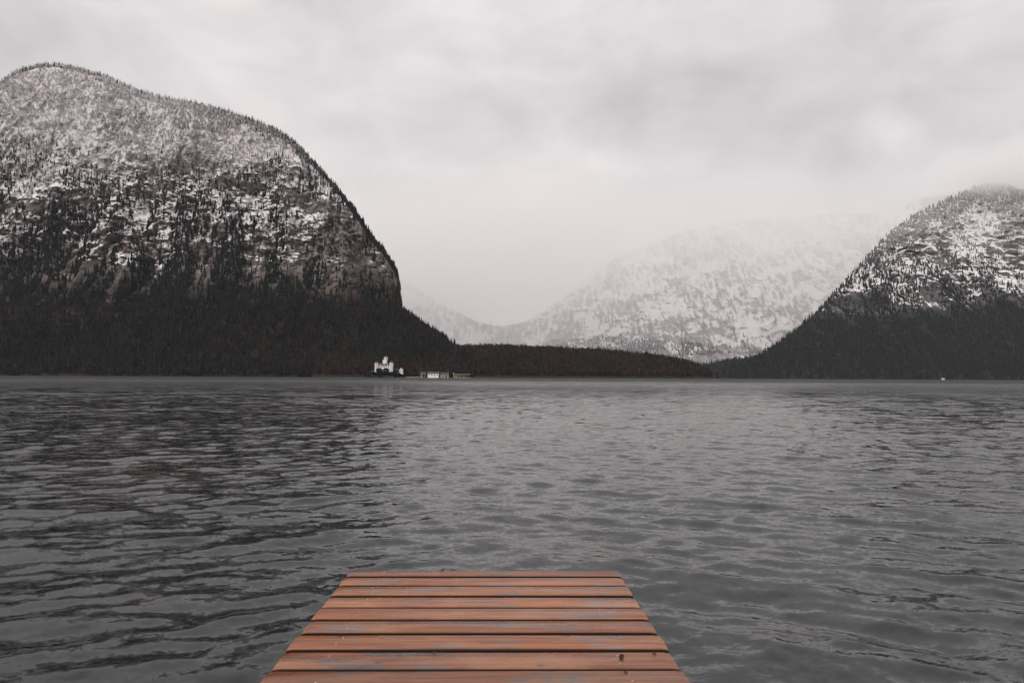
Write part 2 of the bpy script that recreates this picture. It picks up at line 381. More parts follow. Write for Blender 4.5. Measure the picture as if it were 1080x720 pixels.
def tree_mesh(name, Q, H, temps, frost, seed):
    r = np.random.default_rng(seed); Vs = []; Fs = []; Fr = []; Ti = []; off = 0
    which = r.integers(0, len(temps), len(Q))
    for w, (tv, tf) in enumerate(temps):
        ix = np.where(which == w)[0]
        if not len(ix): continue
        an = r.random(len(ix)) * 6.283; h = H[ix]; wd = h * r.uniform(.8, 1.25, len(ix))
        c, s = np.cos(an), np.sin(an)
        x = (tv[None, :, 0] * c[:, None] - tv[None, :, 1] * s[:, None]) * wd[:, None]
        y = (tv[None, :, 0] * s[:, None] + tv[None, :, 1] * c[:, None]) * wd[:, None]
        z = tv[None, :, 2] * h[:, None]
        V = np.stack([x, y, z], -1) + Q[ix][:, None, :]
        Vs.append(V.reshape(-1, 3))
        Fs.append((tf[None] + (np.arange(len(ix)) * len(tv))[:, None, None]).reshape(-1, 3) + off)
        Fr.append(np.repeat(frost[ix], len(tv))); Ti.append(np.repeat(r.random(len(ix)), len(tv)))
        off += len(ix) * len(tv)
    me = np_mesh(name, np.concatenate(Vs), np.concatenate(Fs), smooth=False)
    for nm, arr in (('frost', Fr), ('tint', Ti)):
        at = me.attributes.new(nm, 'FLOAT', 'POINT'); at.data.foreach_set('value', np.concatenate(arr).astype(np.float32))
    return me
def forest(name, Q, H, temps, frost, mat, label, seed):
    me = tree_mesh(name, Q, H, temps, frost, seed)
    return tag(link(name, me, mats=[mat]), label, 'forest', kind='stuff')

def nz(x, z, lx, lz, seed, o=3): return fbm(x / lx, z / lz, 0, seed, o)

def ridge(P, pxs, x0, x1, n, row=-1):
    out = []
    for i in range(n):
        px = x0 + (x1 - x0) * (i + random.uniform(-.45, .45)) / n
        c = np.interp(px, pxs, np.arange(len(pxs)))
        out.append(grid_pick(P, np.array([P.shape[0] + row - random.uniform(.2, 4)]), np.array([c]))[0])
    return out
# left mountain
def d_left_con(x, y, z, up, t):
    low = sstep(320, 190, z + nz(x, z, 42, 500, 201) * 150 + nz(x, z, 220, 500, 202) * 60)
    band = sstep(-.02, .35, nz(x, z, 17, 150, 203)) * sstep(640, 420, z) * sstep(.10, .3, up)
    mid = .62 * band
    top = .55 * sstep(-.1, .5, nz(x, z, 70, 120, 205)) * sstep(420, 560, z)
    rim = sstep(.925, .955, t) * sstep(150, 260, z) * sstep(-1350, -1150, x)
    cliff = 1 - .93 * sstep(-580, -470, x + nz(x, z, 50, 50, 208) * 60) * sstep(165, 215, z + nz(x, z, 45, 60, 209) * 40 + (x + 430) * .12) * sstep(500, 400, z) * (1 - .6 * (nz(x, z, 18, 60, 210) > .35))
    brown = 1 - .8 * sstep(-.3, .3, nz(x, z, 260, 50, 207)) * sstep(200, 110, z)
    return np.clip((np.maximum(low * brown, np.maximum(mid, np.maximum(top, rim))) + .05) * cliff, 0, 1)
Q = scatter(L_P, 42000, d_left_con, 301)
Q = np.concatenate([Q, np.array(ridge(L_P, L_px, -60, 470, 900)), np.array(ridge(L_P, L_px, 100, 470, 900, -8))])
fr = np.clip((Q[:, 2] - 380) / 420, 0, 1) * .62 + RNG.uniform(-.12, .12, len(Q)) * (Q[:, 2] > 300)
H_ = RNG.triangular(8, 14, 29, len(Q)) * np.where(Q[:, 2] > 450, .72, 1.0)
forest('forest', Q, H_, CON, np.clip(fr, 0, 1), M_CON, 'dark spruce forest covering the foot and ledges of the left mountain', 401)
def d_left_bare(x, y, z, up, t):
    low = sstep(240, 120, z + nz(x, z, 140, 200, 211) * 80) * .9
    top = (.35 + .6 * sstep(-.3, .4, nz(x, z, 80, 110, 213))) * sstep(430, 560, z)
    rgt = .35 * sstep(260, 330, z) * sstep(560, 430, z)
    return np.clip(np.maximum(low, np.maximum(top, rgt)), 0, 1)
Q = scatter(L_P, 46000, d_left_bare, 303)
fr = np.clip((Q[:, 2] - 300) / 300, 0, 1) * .75
H_ = RNG.uniform(7, 15, len(Q)) * np.where(Q[:, 2] > 400, .8, 1.0)
forest('forest', Q, H_, BARE, fr, M_BARE, 'leafless brown and frosted woodland on the left mountain', 402)
# headland
def d_head(x, y, z, up, t):
    return np.clip(.25 + .75 * sstep(-.35, .3, nz(x, z, 60, 60, 221)), 0, 1) * sstep(6, 12, z)
Q = scatter(H_P, 6500, d_head, 305)
forest('forest', Q, RNG.uniform(11, 19, len(Q)), CON, np.zeros(len(Q)), M_CON, 'dark conifer wood on the low headland', 403)
Q = scatter(H_P, 11000, lambda x, y, z, up, t: sstep(2, 5, z) * .9, 306)
forest('forest', Q, RNG.uniform(9, 15, len(Q)), BARE, np.zeros(len(Q)), M_BARE, 'red-brown leafless wood on the low headland', 404)
# right mountain
def d_right(x, y, z, up, t):
    low = sstep(430, 230, z + nz(x, z, 70, 420, 231) * 170 + nz(x, z, 300, 300, 232) * 90)
    edge = sstep(.80, .93, t) * .8
    mid = .45 * sstep(.0, .5, nz(x, z, 60, 260, 233))
    return np.clip(np.maximum(low, np.maximum(edge, mid)) + .05, 0, 1)
Q = scatter(R_P, 42000, d_right, 307)
fr = np.clip((Q[:, 2] - 300) / 450, 0, 1) * .5
forest('forest', Q, RNG.uniform(13, 26, len(Q)), [conifer_template(s, 3, 5, .19) for s in (5, 6, 7)], fr, M_CON, 'dark conifer forest over the lower slopes of the right mountain', 405)
# far range, hills
def d_far(x, y, z, up, t): return np.clip(sstep(300, 80, z + nz(x, z, 200, 600, 241) * 240), 0, 1)
Q = scatter(F_P, 14000, d_far, 309)
Q = np.concatenate([Q, scatter(SH_P, 9000, lambda x, y, z, up, t: x * 0 + .8, 312)[::2]])
forest('forest', Q, RNG.uniform(18, 34, len(Q)), [conifer_template(s, 2, 4, .22) for s in (8, 9)], np.full(len(Q), .15), M_CON, 'hazy forest at the foot of the far mountain range', 406)
Q = np.concatenate([scatter(FH_P, 5000, lambda x, y, z, up, t: x * 0 + 1, 310), scatter(FG_P, 5000, lambda x, y, z, up, t: sstep(-.4, .2, nz(x, z, 160, 60, 244)), 311)])
forest('forest', Q, RNG.uniform(14, 26, len(Q)), [conifer_template(s, 3, 5, .2) for s in (8, 9)], np.full(len(Q), .1), M_CON, 'hazy conifer wood on the two hills beyond the headland tip', 407)

# single trees that stand out: along the ridge lines and the shore
def tmesh(nm, temp, frost, mat):
    me = tree_mesh(nm, np.zeros((1, 3)), np.ones(1), [temp], np.full(1, frost), 1); me.materials.append(mat); return me
CD = [conifer_template(s, 8, 8, w) for s, w in ((21, .15), (22, .17), (23, .14))]
BD = [bare_template(s, 60, .34) for s in (31, 32)]
SP_F = [tmesh('conifer', c, .22, M_CON) for c in CD]; SP = [tmesh('conifer', c, 0, M_CON) for c in CD]
BR = [tmesh('leafless_tree', c, 0, M_BARE) for c in BD]
def single(name, mesh, loc, h, label, cat, group):
    o = bpy.data.objects.new(name, random.choice(mesh)); col.objects.link(o)
    o.location = loc; w = h * random.uniform(.85, 1.2); o.scale = (w, w, h); o.rotation_euler = (0, 0, random.uniform(0, 6.28))
    return tag(o, label, cat, group)
for xa, xb, n_, what in ((2, 110, 45, 'on the rounded summit of the left mountain'), (110, 300, 75, 'on the long even ridge right of the left mountain summit'),
                         (300, 418, 50, 'on the steep right shoulder of the left mountain')):
    for p in ridge(L_P, L_px, xa, xb, n_):
        single('conifer', SP_F, p - np.array([0, 0, 1]), random.uniform(9, 17) + 3 * (random.random() < .2), 'frosted dark conifer ' + what, 'conifer', 'conifers ' + what)
for p in ridge(L_P, L_px, 424, 476, 20):
    single('conifer', SP, p - np.array([0, 0, .5]), random.uniform(12, 20), 'dark conifer on the slope running down from the left mountain cliff to the headland', 'conifer', 'conifers on the slope below the cliff edge')
for p in ridge(H_P, H_px, 478, 754, 90):
    single('conifer', SP, p - np.array([0, 0, .5]), random.triangular(8, 23, 10), 'dark conifer on the skyline of the low headland', 'conifer', 'conifers on the skyline of the headland')
for p in ridge(R_P, R_px, 800, 1046, 40):
    single('conifer', SP_F, p - np.array([0, 0, .5]), random.uniform(14, 24), 'distant dark conifer on the skyline of the right mountain', 'conifer', 'conifers on the skyline of the right mountain')
for p in ridge(H_P, H_px, 485, 700, 60, -3):
    single('leafless_tree', BR, p - np.array([0, 0, .5]), random.uniform(10, 15), 'leafless brown tree between the conifers on the headland ridge', 'bare tree', 'leafless trees on the headland ridge')

# ------------------------------------------------------------------ buildings on the shore
M_WALL = flat_mat('white_plaster', (.80, .78, .74), .8, .06, .4)
M_TAN = flat_mat('tan_plaster', (.40, .34, .28), .8, .15, .4)
M_OCH = flat_mat('ochre_boards', (.26, .185, .11), .8, .25, .4)
M_ROOF = flat_mat('dark_shingle', (.045, .042, .042), .8, .3, .5)
M_WIN = flat_mat('dark_glass', (.03, .032, .036), .2, .1, .5)
M_STONE = flat_mat('shore_stone', (.22, .205, .19), .9, .3, .3)

def box_arr(x0, x1, y0, y1, z0, z1):
    V = [(x, y, z) for z in (z0, z1) for x, y in ((x0, y0), (x1, y0), (x1, y1), (x0, y1))]
    return V, [(3, 2, 1, 0), (4, 5, 6, 7), (0, 1, 5, 4), (1, 2, 6, 5), (2, 3, 7, 6), (3, 0, 4, 7)]
class MB:
    def __init__(s): s.V = []; s.F = []
    def addv(s, V, Fc): b = len(s.V); s.V += [tuple(v) for v in V]; s.F += [tuple(i + b for i in f) for f in Fc]; return s
    def box(s, *a): return s.addv(*box_arr(*a))
    def gable(s, x0, x1, y0, y1, z0, z1, along='x', ov=.6, th=.35):
        """pitched roof slabs with thickness"""
        if along == 'x':
            ym = (y0 + y1) / 2
            V = [(x, y, z) for x in (x0 - ov, x1 + ov) for y, z in ((y0 - ov, z0 - ov * .5), (ym, z1), (y1 + ov, z0 - ov * .5), (y1 + ov, z0 - ov * .5 + th), (ym, z1 + th), (y0 - ov, z0 - ov * .5 + th))]
        else:
            xm = (x0 + x1) / 2
            V = [(x, y, z) for y in (y1 + ov, y0 - ov) for x, z in ((x0 - ov, z0 - ov * .5), (xm, z1), (x1 + ov, z0 - ov * .5), (x1 + ov, z0 - ov * .5 + th), (xm, z1 + th), (x0 - ov, z0 - ov * .5 + th))]
        F_ = [(0, 1, 4, 5), (1, 2, 3, 4), (11, 10, 7, 6), (10, 9, 8, 7)] + [(i, i + 6, (i + 1) % 6 + 6, (i + 1) % 6) for i in range(6)]
        return s.addv(V, F_)
    def gable_wall(s, x0, x1, y0, y1, z0, z1, zr, along='x'):
        s.box(x0, x1, y0, y1, z0, z1)
        if along == 'x':
            ym = (y0 + y1) / 2; V = [(x, y, z) for x in (x0, x1) for y, z in ((y0, z1), (y1, z1), (ym, zr))]
        else:
            xm = (x0 + x1) / 2; V = [(x, y, z) for y in (y0, y1) for x, z in ((x0, z1), (x1, z1), (xm, zr))]
        return s.addv(V, [(0, 1, 2), (5, 4, 3), (0, 3, 4, 1), (1, 4, 5, 2), (2, 5, 3, 0)])
    def cyl(s, cx, cy_, z0, z1, r0, r1, n=16):
        V = [(cx + r * math.cos(k * 2 * math.pi / n), cy_ + r * math.sin(k * 2 * math.pi / n), z) for z, r in ((z0, r0), (z1, r1)) for k in range(n)]
        F_ = [(k, (k + 1) % n, (k + 1) % n + n, k + n) for k in range(n)] + [tuple(range(n))[::-1], tuple(range(n, 2 * n))]
        return s.addv(V, F_)
    def pyr(s, x0, x1, y0, y1, z0, z1):
        return s.addv([(x0, y0, z0), (x1, y0, z0), (x1, y1, z0), (x0, y1, z0), ((x0 + x1) / 2, (y0 + y1) / 2, z1)], [(0, 1, 4), (1, 2, 4), (2, 3, 4), (3, 0, 4), (3, 2, 1, 0)])
    def mesh(s, name, mat):
        me = bpy.data.meshes.new(name); me.from_pydata(s.V, [], s.F); me.update(); me.materials.append(mat); return me
    def build(s, name, mat, parent=None): return link(name, s.mesh(name, mat), parent)

def on_shore(px, py, Y):
    d = view_dir(px, py); return Vector((d.x * Y, Y, CAM_H + d.z * Y))
def windows(root, xs, zs, y, w, h, name='window'):
    me = None
    for x in xs:
        for z in zs:
            if me is None: me = MB().box(-w / 2, w / 2, -.12, .3, -h / 2, h / 2).mesh(name, M_WIN)
            o = link(name, me, root); o.location = (x, y, z)

CY = 1506
base = on_shore(405, 393.2, CY)
castle = empty('castle', (base.x, CY, 0)); tag(castle, 'white castle with corner turrets and round tower on the lake shore below the mountain', 'castle')
S = CY / F                                   # metres per photo pixel there
gz = 10.0
MB().box(-12.5, 13.5, 0, 16, 2, gz + 14.5).build('wall', M_WALL, castle)
rf = MB(); rf.pyr(-13.3, 14.3, -.8, 16.8, gz + 14.6, gz + 22); rf.build('roof', M_ROOF, castle)
TW = [(-15.5, -2, 3.3, 19.5), (15.0, -2, 3.5, 20.5), (-14.5, 17, 3.0, 17.5), (14.0, 17, 3.0, 17.5)]
for x, y, r, h in TW:
    t = MB().cyl(x, y, 2, gz + h, r, r, 14).build('turret', M_WALL, castle)
    MB().cyl(x, y, gz + h + .01, gz + h + 5.0, r + .5, .15, 14).build('roof', M_ROOF, t)
    for k in range(3): 
        w = MB().box(x - .7, x + .7, y - r - .08, y - r + .6, gz + 4 + 5 * k, gz + 6 + 5 * k).build('window', M_WIN, t)
tw = MB().box(-3.8, 4.2, 4, 12, gz + 17, gz + 26).cyl(2.0, 8, gz + 26.02, gz + 32, 3.9, 3.9, 16).build('tower', M_WALL, castle)
MB().cyl(2.0, 8, gz + 32.02, gz + 35.0, 4.3, .3, 16).build('roof', M_ROOF, tw)
for dx in (.2, 3.6): MB().box(dx - .4, dx + .6, 3.9, 4.8, gz + 28, gz + 30).build('window', M_WIN, tw)
# dormers, door, windows, lower wing to the right, steps down to the water
for x in (-7, 0, 7):
    d = MB().gable_wall(x - 1.2, x + 1.2, .3, 4, gz + 15, gz + 17, gz + 18.2, 'y').build('dormer', M_WALL, castle)
    MB().gable(x - 1.2, x + 1.2, .3, 4.5, gz + 17, gz + 18.2, 'y', .25, .2).build('roof', M_ROOF, d)
windows(castle, (-9, -5, 5, 9), (gz + 3, gz + 7.5, gz + 12), 0, 1.5, 2.2)
windows(castle, (0,), (gz + 7.5, gz + 12), 0, 2.0, 2.8)
MB().box(-1.3, 1.3, -.15, .2, gz - 1, gz + 3.2).build('door', M_WIN, castle)
wg = MB().box(18.6, 30, 3, 12, 2, gz + 5).build('wing', flat_mat('grey_plaster', (.38, .36, .34), .8, .1, .4), castle)
MB().gable(18.6, 30, 3, 12, gz + 5.05, gz + 9, 'x', .5).build('roof', M_ROOF, wg)
an = MB().gable_wall(31, 38.5, 0, 11, 2, gz + 6, gz + 10.5, 'y').build('annex', M_WALL, castle)
MB().gable(31, 38.5, 0, 11, gz + 6, gz + 10.5, 'y', .5).build('roof', M_ROOF, an)
windows(an, (33, 36.5), (gz + .5, gz + 4), 0, 1.2, 1.8)
st = MB()
for k in range(10): st.box(14, 18.5, -16 + k * 1.4, -16 + (k + 1) * 1.4 - .01, 0, 1.2 + k * .95)
st.build('stairway', M_WALL, castle)

def house(name, px0, px1, pybase, Y, wallh, roofh, depth, wallm, label, cat, group=None, along='x', nwin=3, floors=1, roofm=None, z0=None, win_h=1.4):
    a = on_shore(px0, pybase, Y); b = on_shore(px1, pybase, Y); w = b.x - a.x
    z = max(.8, a.z if z0 is None else z0)
    r = empty(name, ((a.x + b.x) / 2, Y, z)); tag(r, label, cat, group)
    MB().gable_wall(-w / 2, w / 2, 0, depth, -4, wallh, wallh + roofh, along).build('wall', wallm, r)
    MB().gable(-w / 2, w / 2, 0, depth, wallh + .02, wallh + roofh + .03, along, .7, .35).build('roof', roofm or M_ROOF, r)
    MB().box(-w * .28, -w * .28 + .9, depth * .4, depth * .4 + .9, wallh + roofh * .3, wallh + roofh + 1.2).build('chimney', M_STONE, r)
    n = nwin
    windows(r, [-w / 2 + w * (i + .5) / n for i in range(n)], [wallh * (k + .55) / floors for k in range(floors)], 0, min(1.3, w / n * .5), win_h)
    MB().box(-.5 + w * .12, .6 + w * .12, -.1, .2, 0, 2.1).build('door', M_WIN, r)
    return r
house('house', 443.8, 448.5, 396.8, 1478, 5.5, 3.0, 9, M_TAN, 'small tan house with dark roof just left of the long white boathouse', 'house', nwin=2)
house('boathouse', 451, 462.6, 396.8, 1476, 6.2, 3.2, 11, M_WALL, 'long white boathouse with dark roof at the water beside the castle', 'boathouse', nwin=4, win_h=2.6)
house('house', 464.5, 473.2, 396.8, 1480, 4.5, 3.0, 9, M_TAN, 'long tan house with dark roof just right of the white boathouse', 'house', nwin=4)
house('shed', 479.5, 495.5, 397, 1482, 3.4, 2.0, 7, M_OCH, 'long low ochre boat shed, rightmost of the buildings by the castle', 'shed', nwin=6)
house('cottage', 391.2, 394.2, 393.5, 1484, 3.6, 2.2, 6, M_TAN, 'tiny grey-tan cottage just left of the castle', 'cottage', nwin=1, z0=7)
house('house', 922.5, 928.6, 399.6, 2838, 9, 6.5, 16, M_WALL, 'small pale gabled house alone on the far right shore', 'house', nwin=3, floors=2, along='y', z0=3, roofm=flat_mat('snowy_shingle', (.30, .29, .28), .8, .5, .25))
house('hut', 994, 996.4, 400.2, 2745, 4.5, 2.5, 7, M_WALL, 'tiny white boat hut at the water, right of the pale gabled house', 'hut', nwin=1, z0=2)
tag(MB().cyl(on_shore(478.6, 397, 1474).x, 1474, -3, 9, .45, .3, 8).cyl(on_shore(478.6, 397, 1474).x, 1474, 9, 10, .7, .1, 8).build('mooring_post', M_WALL), 'white mooring post at the water between the tan house and the ochre shed', 'post')
sw = MB()
x = on_shore(428, 398, 1470).x
while x < on_shore(444, 398, 1470).x:
    w = random.uniform(1.5, 4); sw.box(x, x + w - .1, 1470, 1473, -2, random.uniform(1.2, 3)); x += w
tag(sw.build('shore_wall', M_STONE), 'low grey stone wall along the shore between castle and boathouse', 'wall')
# round dark trees in front of the castle
RT = []
for s in (41, 42):
    r = np.random.default_rng(s); V = []; Fc = []
    for i in range(420):
        d = r.normal(size=3); d /= np.linalg.norm(d); q = d * r.uniform(.25, .5) ** .8 * np.array([.62, .62, .62]) + np.array([0, 0, .58]); u = r.normal(size=3) * .05; v = r.normal(size=3) * .05
        b = len(V); V += [q - u, q + u, q + v]; Fc.append((b, b + 1, b + 2))
    b = len(V); V += [(.05, 0, -.1), (-.03, .04, -.1), (-.03, -.04, -.1), (0, 0, .6)]; Fc += [(b, b + 1, b + 3), (b + 1, b + 2, b + 3), (b + 2, b, b + 3)]
    RT.append(tmesh('round_tree', (np.array(V), np.array(Fc)), 0, M_CON))
for k in range(26):
    xx = -24 + k * 2.7; p = np.array([base.x + xx + random.uniform(-1, 1), CY - random.uniform(17, 22), 0.8])
    single('round_tree', RT, p, random.uniform(7, 11) * (1.15 if xx < 20 else .8), 'dark bushy tree on the bank at the foot of the castle', 'tree', 'bushy trees on the bank below the castle')
for x, y, h, lb in ((-8.5, -7, 16, 'round dark tree in front of the castle wall beside its left turret'), (5.5, -8, 16, 'round dark tree in front of the castle wall beside its right turret'),
                (24, -6, 11, 'round dark tree before the low grey wing at the right of the castle')):
    single('round_tree', RT, (base.x + x, CY + y, gz - 5), h, lb, 'tree', None)
M_BUSH = M_CON
for i, px in enumerate((386, 389.5, 428, 431, 434, 437.5, 449.6, 463.6, 475, 498, 446.5, 467, 470.5, 477, 483.5, 487, 491.5, 494.5)):
    p = on_shore(px, 396, 1482 if px < 446 or i < 10 else 1474); single('round_tree', RT, (p.x, p.y, .3), random.uniform(5, 9) * (.75 if i >= 10 else 1), 'small dark bushy tree among the shore buildings', 'tree', 'bushy trees between the shore buildings')

# ------------------------------------------------------------------ water
def water():
    th_d = np.linspace(rad(-39.5), rad(39.5), 1500)                     # fine sector; angle from +Y, clockwise
    th_s = np.linspace(rad(39.5), rad(360 - 39.5), 62)[1:-1]
    th = np.concatenate([th_d, th_s]); nc = len(th)
    rs = [0.9]
    while rs[-1] < 2.2: rs.append(rs[-1] * 1.012 + .002)
    while rs[-1] < 90: rs.append(rs[-1] * 1.0048 + .001)
    while rs[-1] < 260: rs.append(rs[-1] * 1.009)
    rs = rs + list(np.geomspace(275, 40000, 40)); rs = np.array(rs)
    Rr, Th = np.meshgrid(rs, th, indexing='ij')
    X = Rr * np.sin(Th); Y = Rr * np.cos(Th)
    X = X.astype(np.float32); Y = Y.astype(np.float32); Rr = Rr.astype(np.float32)
    dr = np.gradient(rs)[:, None]; dth = np.gradient(np.concatenate([th_d, th_s]))[None, :]
    sp = np.maximum(dr, Rr * np.abs(dth) * .8)
    sp = sp.astype(np.float32); dx = np.zeros_like(X); dy = np.zeros_like(X); dz = np.zeros_like(X)
    r = np.random.default_rng(77)
    side = np.float32(1) * sstep(-2.2, 2.2, X / np.maximum(1, Rr * .18) - .1)           # wave trains differ left and right of the jetty
    gust = .75 + .5 * (vnoise(X / 14, Y / 22, 0, 5) * .5 + .5)
    for i in range(110):
        lam = 0.10 * (26 ** (i / 109.0)); k = 2 * math.pi / lam
        tr = i % 3
        if tr == 0: ang = rad(-56) + r.normal() * .48; wgt = 1.0 - .65 * side
        elif tr == 1: ang = rad(-112) + r.normal() * .38; wgt = .35 + .95 * side
        else: ang = rad(-85) + r.normal() * .6; wgt = .7 + 0 * side
        spec = math.exp(-((math.log(lam / .40)) ** 2) / (2 * .75 ** 2)) + .22
        slope = WAVE * spec
        A = slope / k
        att = sstep(2.6, 5.5, lam / sp) * wgt * gust
        dxn, dyn = math.cos(ang), math.sin(ang)
        warp = .35 * math.sin(i * 2.3)
        ph = k * (X * dxn + Y * dyn) + r.uniform(0, 6.28) + warp * np.sin(X * .7 / lam * .35 + i) + .8 * np.sin(Y / lam * .21 + X / lam * .13 + i * 1.7)
        c, s_ = np.cos(ph), np.sin(ph)
        dz += A * att * c; dx -= A * att * s_ * dxn * .6; dy -= A * att * s_ * dyn * .6
    V = np.stack([X + dx, Y + dy, dz], -1)
    nr = len(rs)
    Fc = grid_faces(nr, nc, wrap=True)[:, ::-1]
    Vf = V.reshape(-1, 3)
    me_v = np.concatenate([Vf, [[0, 0, 0]]])
    me = np_mesh('water', me_v, Fc)
    # close the middle, under the jetty
    ctr = len(Vf)
    fan = np.stack([np.arange(nc), (np.arange(nc) + 1) % nc, np.full(nc, ctr)], -1)[:, ::-1]
    me2 = np_mesh('water_centre', me_v[np.r_[0:nc, ctr]], np.where(fan == ctr, nc, fan))
    return me, me2
WAVE = .027
def water_mat():
    m, t, b = material('lake_water')
    g = t.add('ShaderNodeNewGeometry'); P = g.outputs['Position']
    x, y, z = t.sep(P); dist = t.vmath('LENGTH', P)
    n = None
    far = t.ramp(dist, 5, 160)
    nrm = t.vmath('MULTIPLY', g.outputs['Normal'], (1, 1, 1))
    for scl, a0, a1 in ((34.0, .12, .4), (13.0, .12, .9), (4.5, .08, 1.3), (1.1, .04, 1.5), (.22, .0, 1.1)):
        nz_ = t.noise(t.vmath('MULTIPLY', P, (.7, 1, 1)), scl, 2, .5, out=1)
        v = t.vmath('MULTIPLY', t.vmath('SUBTRACT', nz_, (.5, .5, .5)), (2.2, 2.2, 0))
        amp = t.math('ADD', a0, t.math('MULTIPLY', far, a1 - a0))
        nrm = t.vmath('ADD', nrm, t.vmath('SCALE', v, scale=amp))
    # wind lanes: calmer and rougher water
    nrm = t.vmath('NORMALIZE', nrm)
    t.put(b.inputs['Normal'], nrm)
    deep = t.mix(t.ramp(t.noise(P, .25, 2), .35, .65), (.008, .012, .013), (.014, .015, .014))
    t.put(b.inputs['Base Color'], deep)
    b.inputs['IOR'].default_value = 1.333
    t.put(b.inputs['Roughness'], t.ramp(dist, 15, 450, .05, .60))
    return m
wm, wc = water(); M_WATER = water_mat()
tag(link('water', wm, mats=[M_WATER]), 'rippled dark grey lake water', 'water', kind='structure')
tag(link('water', wc, mats=[M_WATER]), 'lake water under the jetty', 'water', kind='structure')
gm = MB().addv([(-45000, -45000, -14), (45000, -45000, -14), (45000, 45000, -14), (-45000, 45000, -14)], [(0, 1, 2, 3)]).build('ground', flat_mat('lake_bed', (.08, .075, .065), .9, .2, .01))
tag(gm, 'dark bed of the lake', 'ground', kind='structure')

# ------------------------------------------------------------------ jetty
TILT = .0115                                  # the jetty dips slightly towards its end
DZ = .40; HD = CAM_H - DZ
def deckpt(px, py):
    d = view_dir(px, py); k = -HD / (d.z + TILT); return Vector((d.x * k, k, CAM_H + d.z * k))
jA, jB = deckpt(370.5, 601), deckpt(652, 601.6)
jC, jD = deckpt(275, 718), deckpt(726.5, 718)
JW = ((jB - jA).length + (jD - jC).length) / 2; mid0 = (jA + jB) / 2; mid1 = (jC + jD) / 2
jdir = (mid1 - mid0).normalized(); jang = math.atan2(jdir.x, -jdir.y) * 1.0
jetty = empty('jetty', (mid0.x, mid0.y, mid0.z - DZ), jang); jetty.rotation_euler = (-TILT, 0, jang)             # local: front edge at y=0, deck runs to -y
tag(jetty, 'wet orange-brown wooden jetty of cross boards reaching into the lake', 'jetty')

def wood_mat():
    m, t, b = material('stained_deck_wood')
    oc = t.add('ShaderNodeTexCoord').outputs['Object']; at = t.add('ShaderNodeAttribute', attribute_name='plank').outputs['Fac']
    x, y, z = t.sep(oc)
    off = t.math('MULTIPLY', at, 37.7)
    gv = t.comb(t.math('ADD', t.math('MULTIPLY', x, 1.6), off), t.math('MULTIPLY', y, 46), off)
    grain = t.noise(gv, 1, 5, .6, dist=.6)
    gv2 = t.comb(t.math('ADD', t.math('MULTIPLY', x, 7), off), t.math('MULTIPLY', y, 190), off)
    fineg = t.noise(gv2, 1, 3, .6)
    pv = t.comb(t.math('ADD', t.math('MULTIPLY', x, 1.0), off), t.math('MULTIPLY', y, 2.2), off)
    patch = t.noise(pv, 3.4, 6, .62, dist=.8)
    patch2 = t.noise(pv, 1.5, 4, .6, dist=.4)
    c = t.mix(t.ramp(grain, .3, .7), (.150, .043, .015), (.34, .118, .041))
    c = t.mix(t.math('MULTIPLY', t.ramp(fineg, .5, .66), .6), c, (.10, .035, .02))
    c = t.mix(t.math('MULTIPLY', t.ramp(patch2, .48, .64), .55), c, (.34, .150, .066))
    worn = t.ramp(patch, .52, .63)
    wornc = t.mix(t.ramp(grain, .35, .65), (.085, .070, .068), (.19, .155, .150))
    c = t.mix(t.math('MULTIPLY', worn, .78), c, wornc)
    dark = t.ramp(t.noise(pv, 9.0, 4, .7), .66, .72)
    c = t.mix(t.math('MULTIPLY', dark, .8), c, (.035, .02, .018))
    kn = t.add('ShaderNodeTexVoronoi'); t.put(kn.inputs['Vector'], t.comb(t.math('ADD', t.math('MULTIPLY', x, 2.2), off), t.math('MULTIPLY', y, 5.0), off)); kn.inputs['Scale'].default_value = 1.6
    c = t.mix(t.ramp(kn.outputs['Distance'], .07, .02, 0, .85), c, (.06, .022, .015))
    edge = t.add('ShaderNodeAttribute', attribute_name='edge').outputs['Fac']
    c = t.mix(t.ramp(edge, .1, .8), c, (.022, .012, .009))  # shade of the gaps put into the colour: board sides painted near black
    pt = t.math('ADD', .62, t.math('MULTIPLY', t.math('FRACT', t.math('MULTIPLY', at, 7.31)), .46))
    cc = t.add('ShaderNodeVectorMath', operation='SCALE'); t.put(cc.inputs[0], c); t.put(cc.inputs['Scale'], pt)
    t.put(b.inputs['Base Color'], cc.outputs[0])
    wet = t.noise(pv, 2.2, 3, .5)
    t.put(b.inputs['Roughness'], t.math('MAXIMUM', t.ramp(wet, .35, .65, .20, .46), edge)); t.put(b.inputs['Specular IOR Level'], t.math('SUBTRACT', .5, t.math('MULTIPLY', edge, .48)))
    bmp = t.add('ShaderNodeBump'); bmp.inputs['Strength'].default_value = .5; bmp.inputs['Distance'].default_value = .004
    t.put(bmp.inputs['Height'], t.math('ADD', t.math('ADD', grain, t.math('MULTIPLY', fineg, .5)), t.math('MULTIPLY', worn, -.4))); t.put(b.inputs['Normal'], bmp.outputs[0])
    return m
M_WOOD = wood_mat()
M_BEAM = flat_mat('dark_wet_beam', (.07, .045, .032), .6, .3, 6)
M_STEEL = flat_mat('galvanised_screw', (.34, .31, .28), .4, .2, 60)

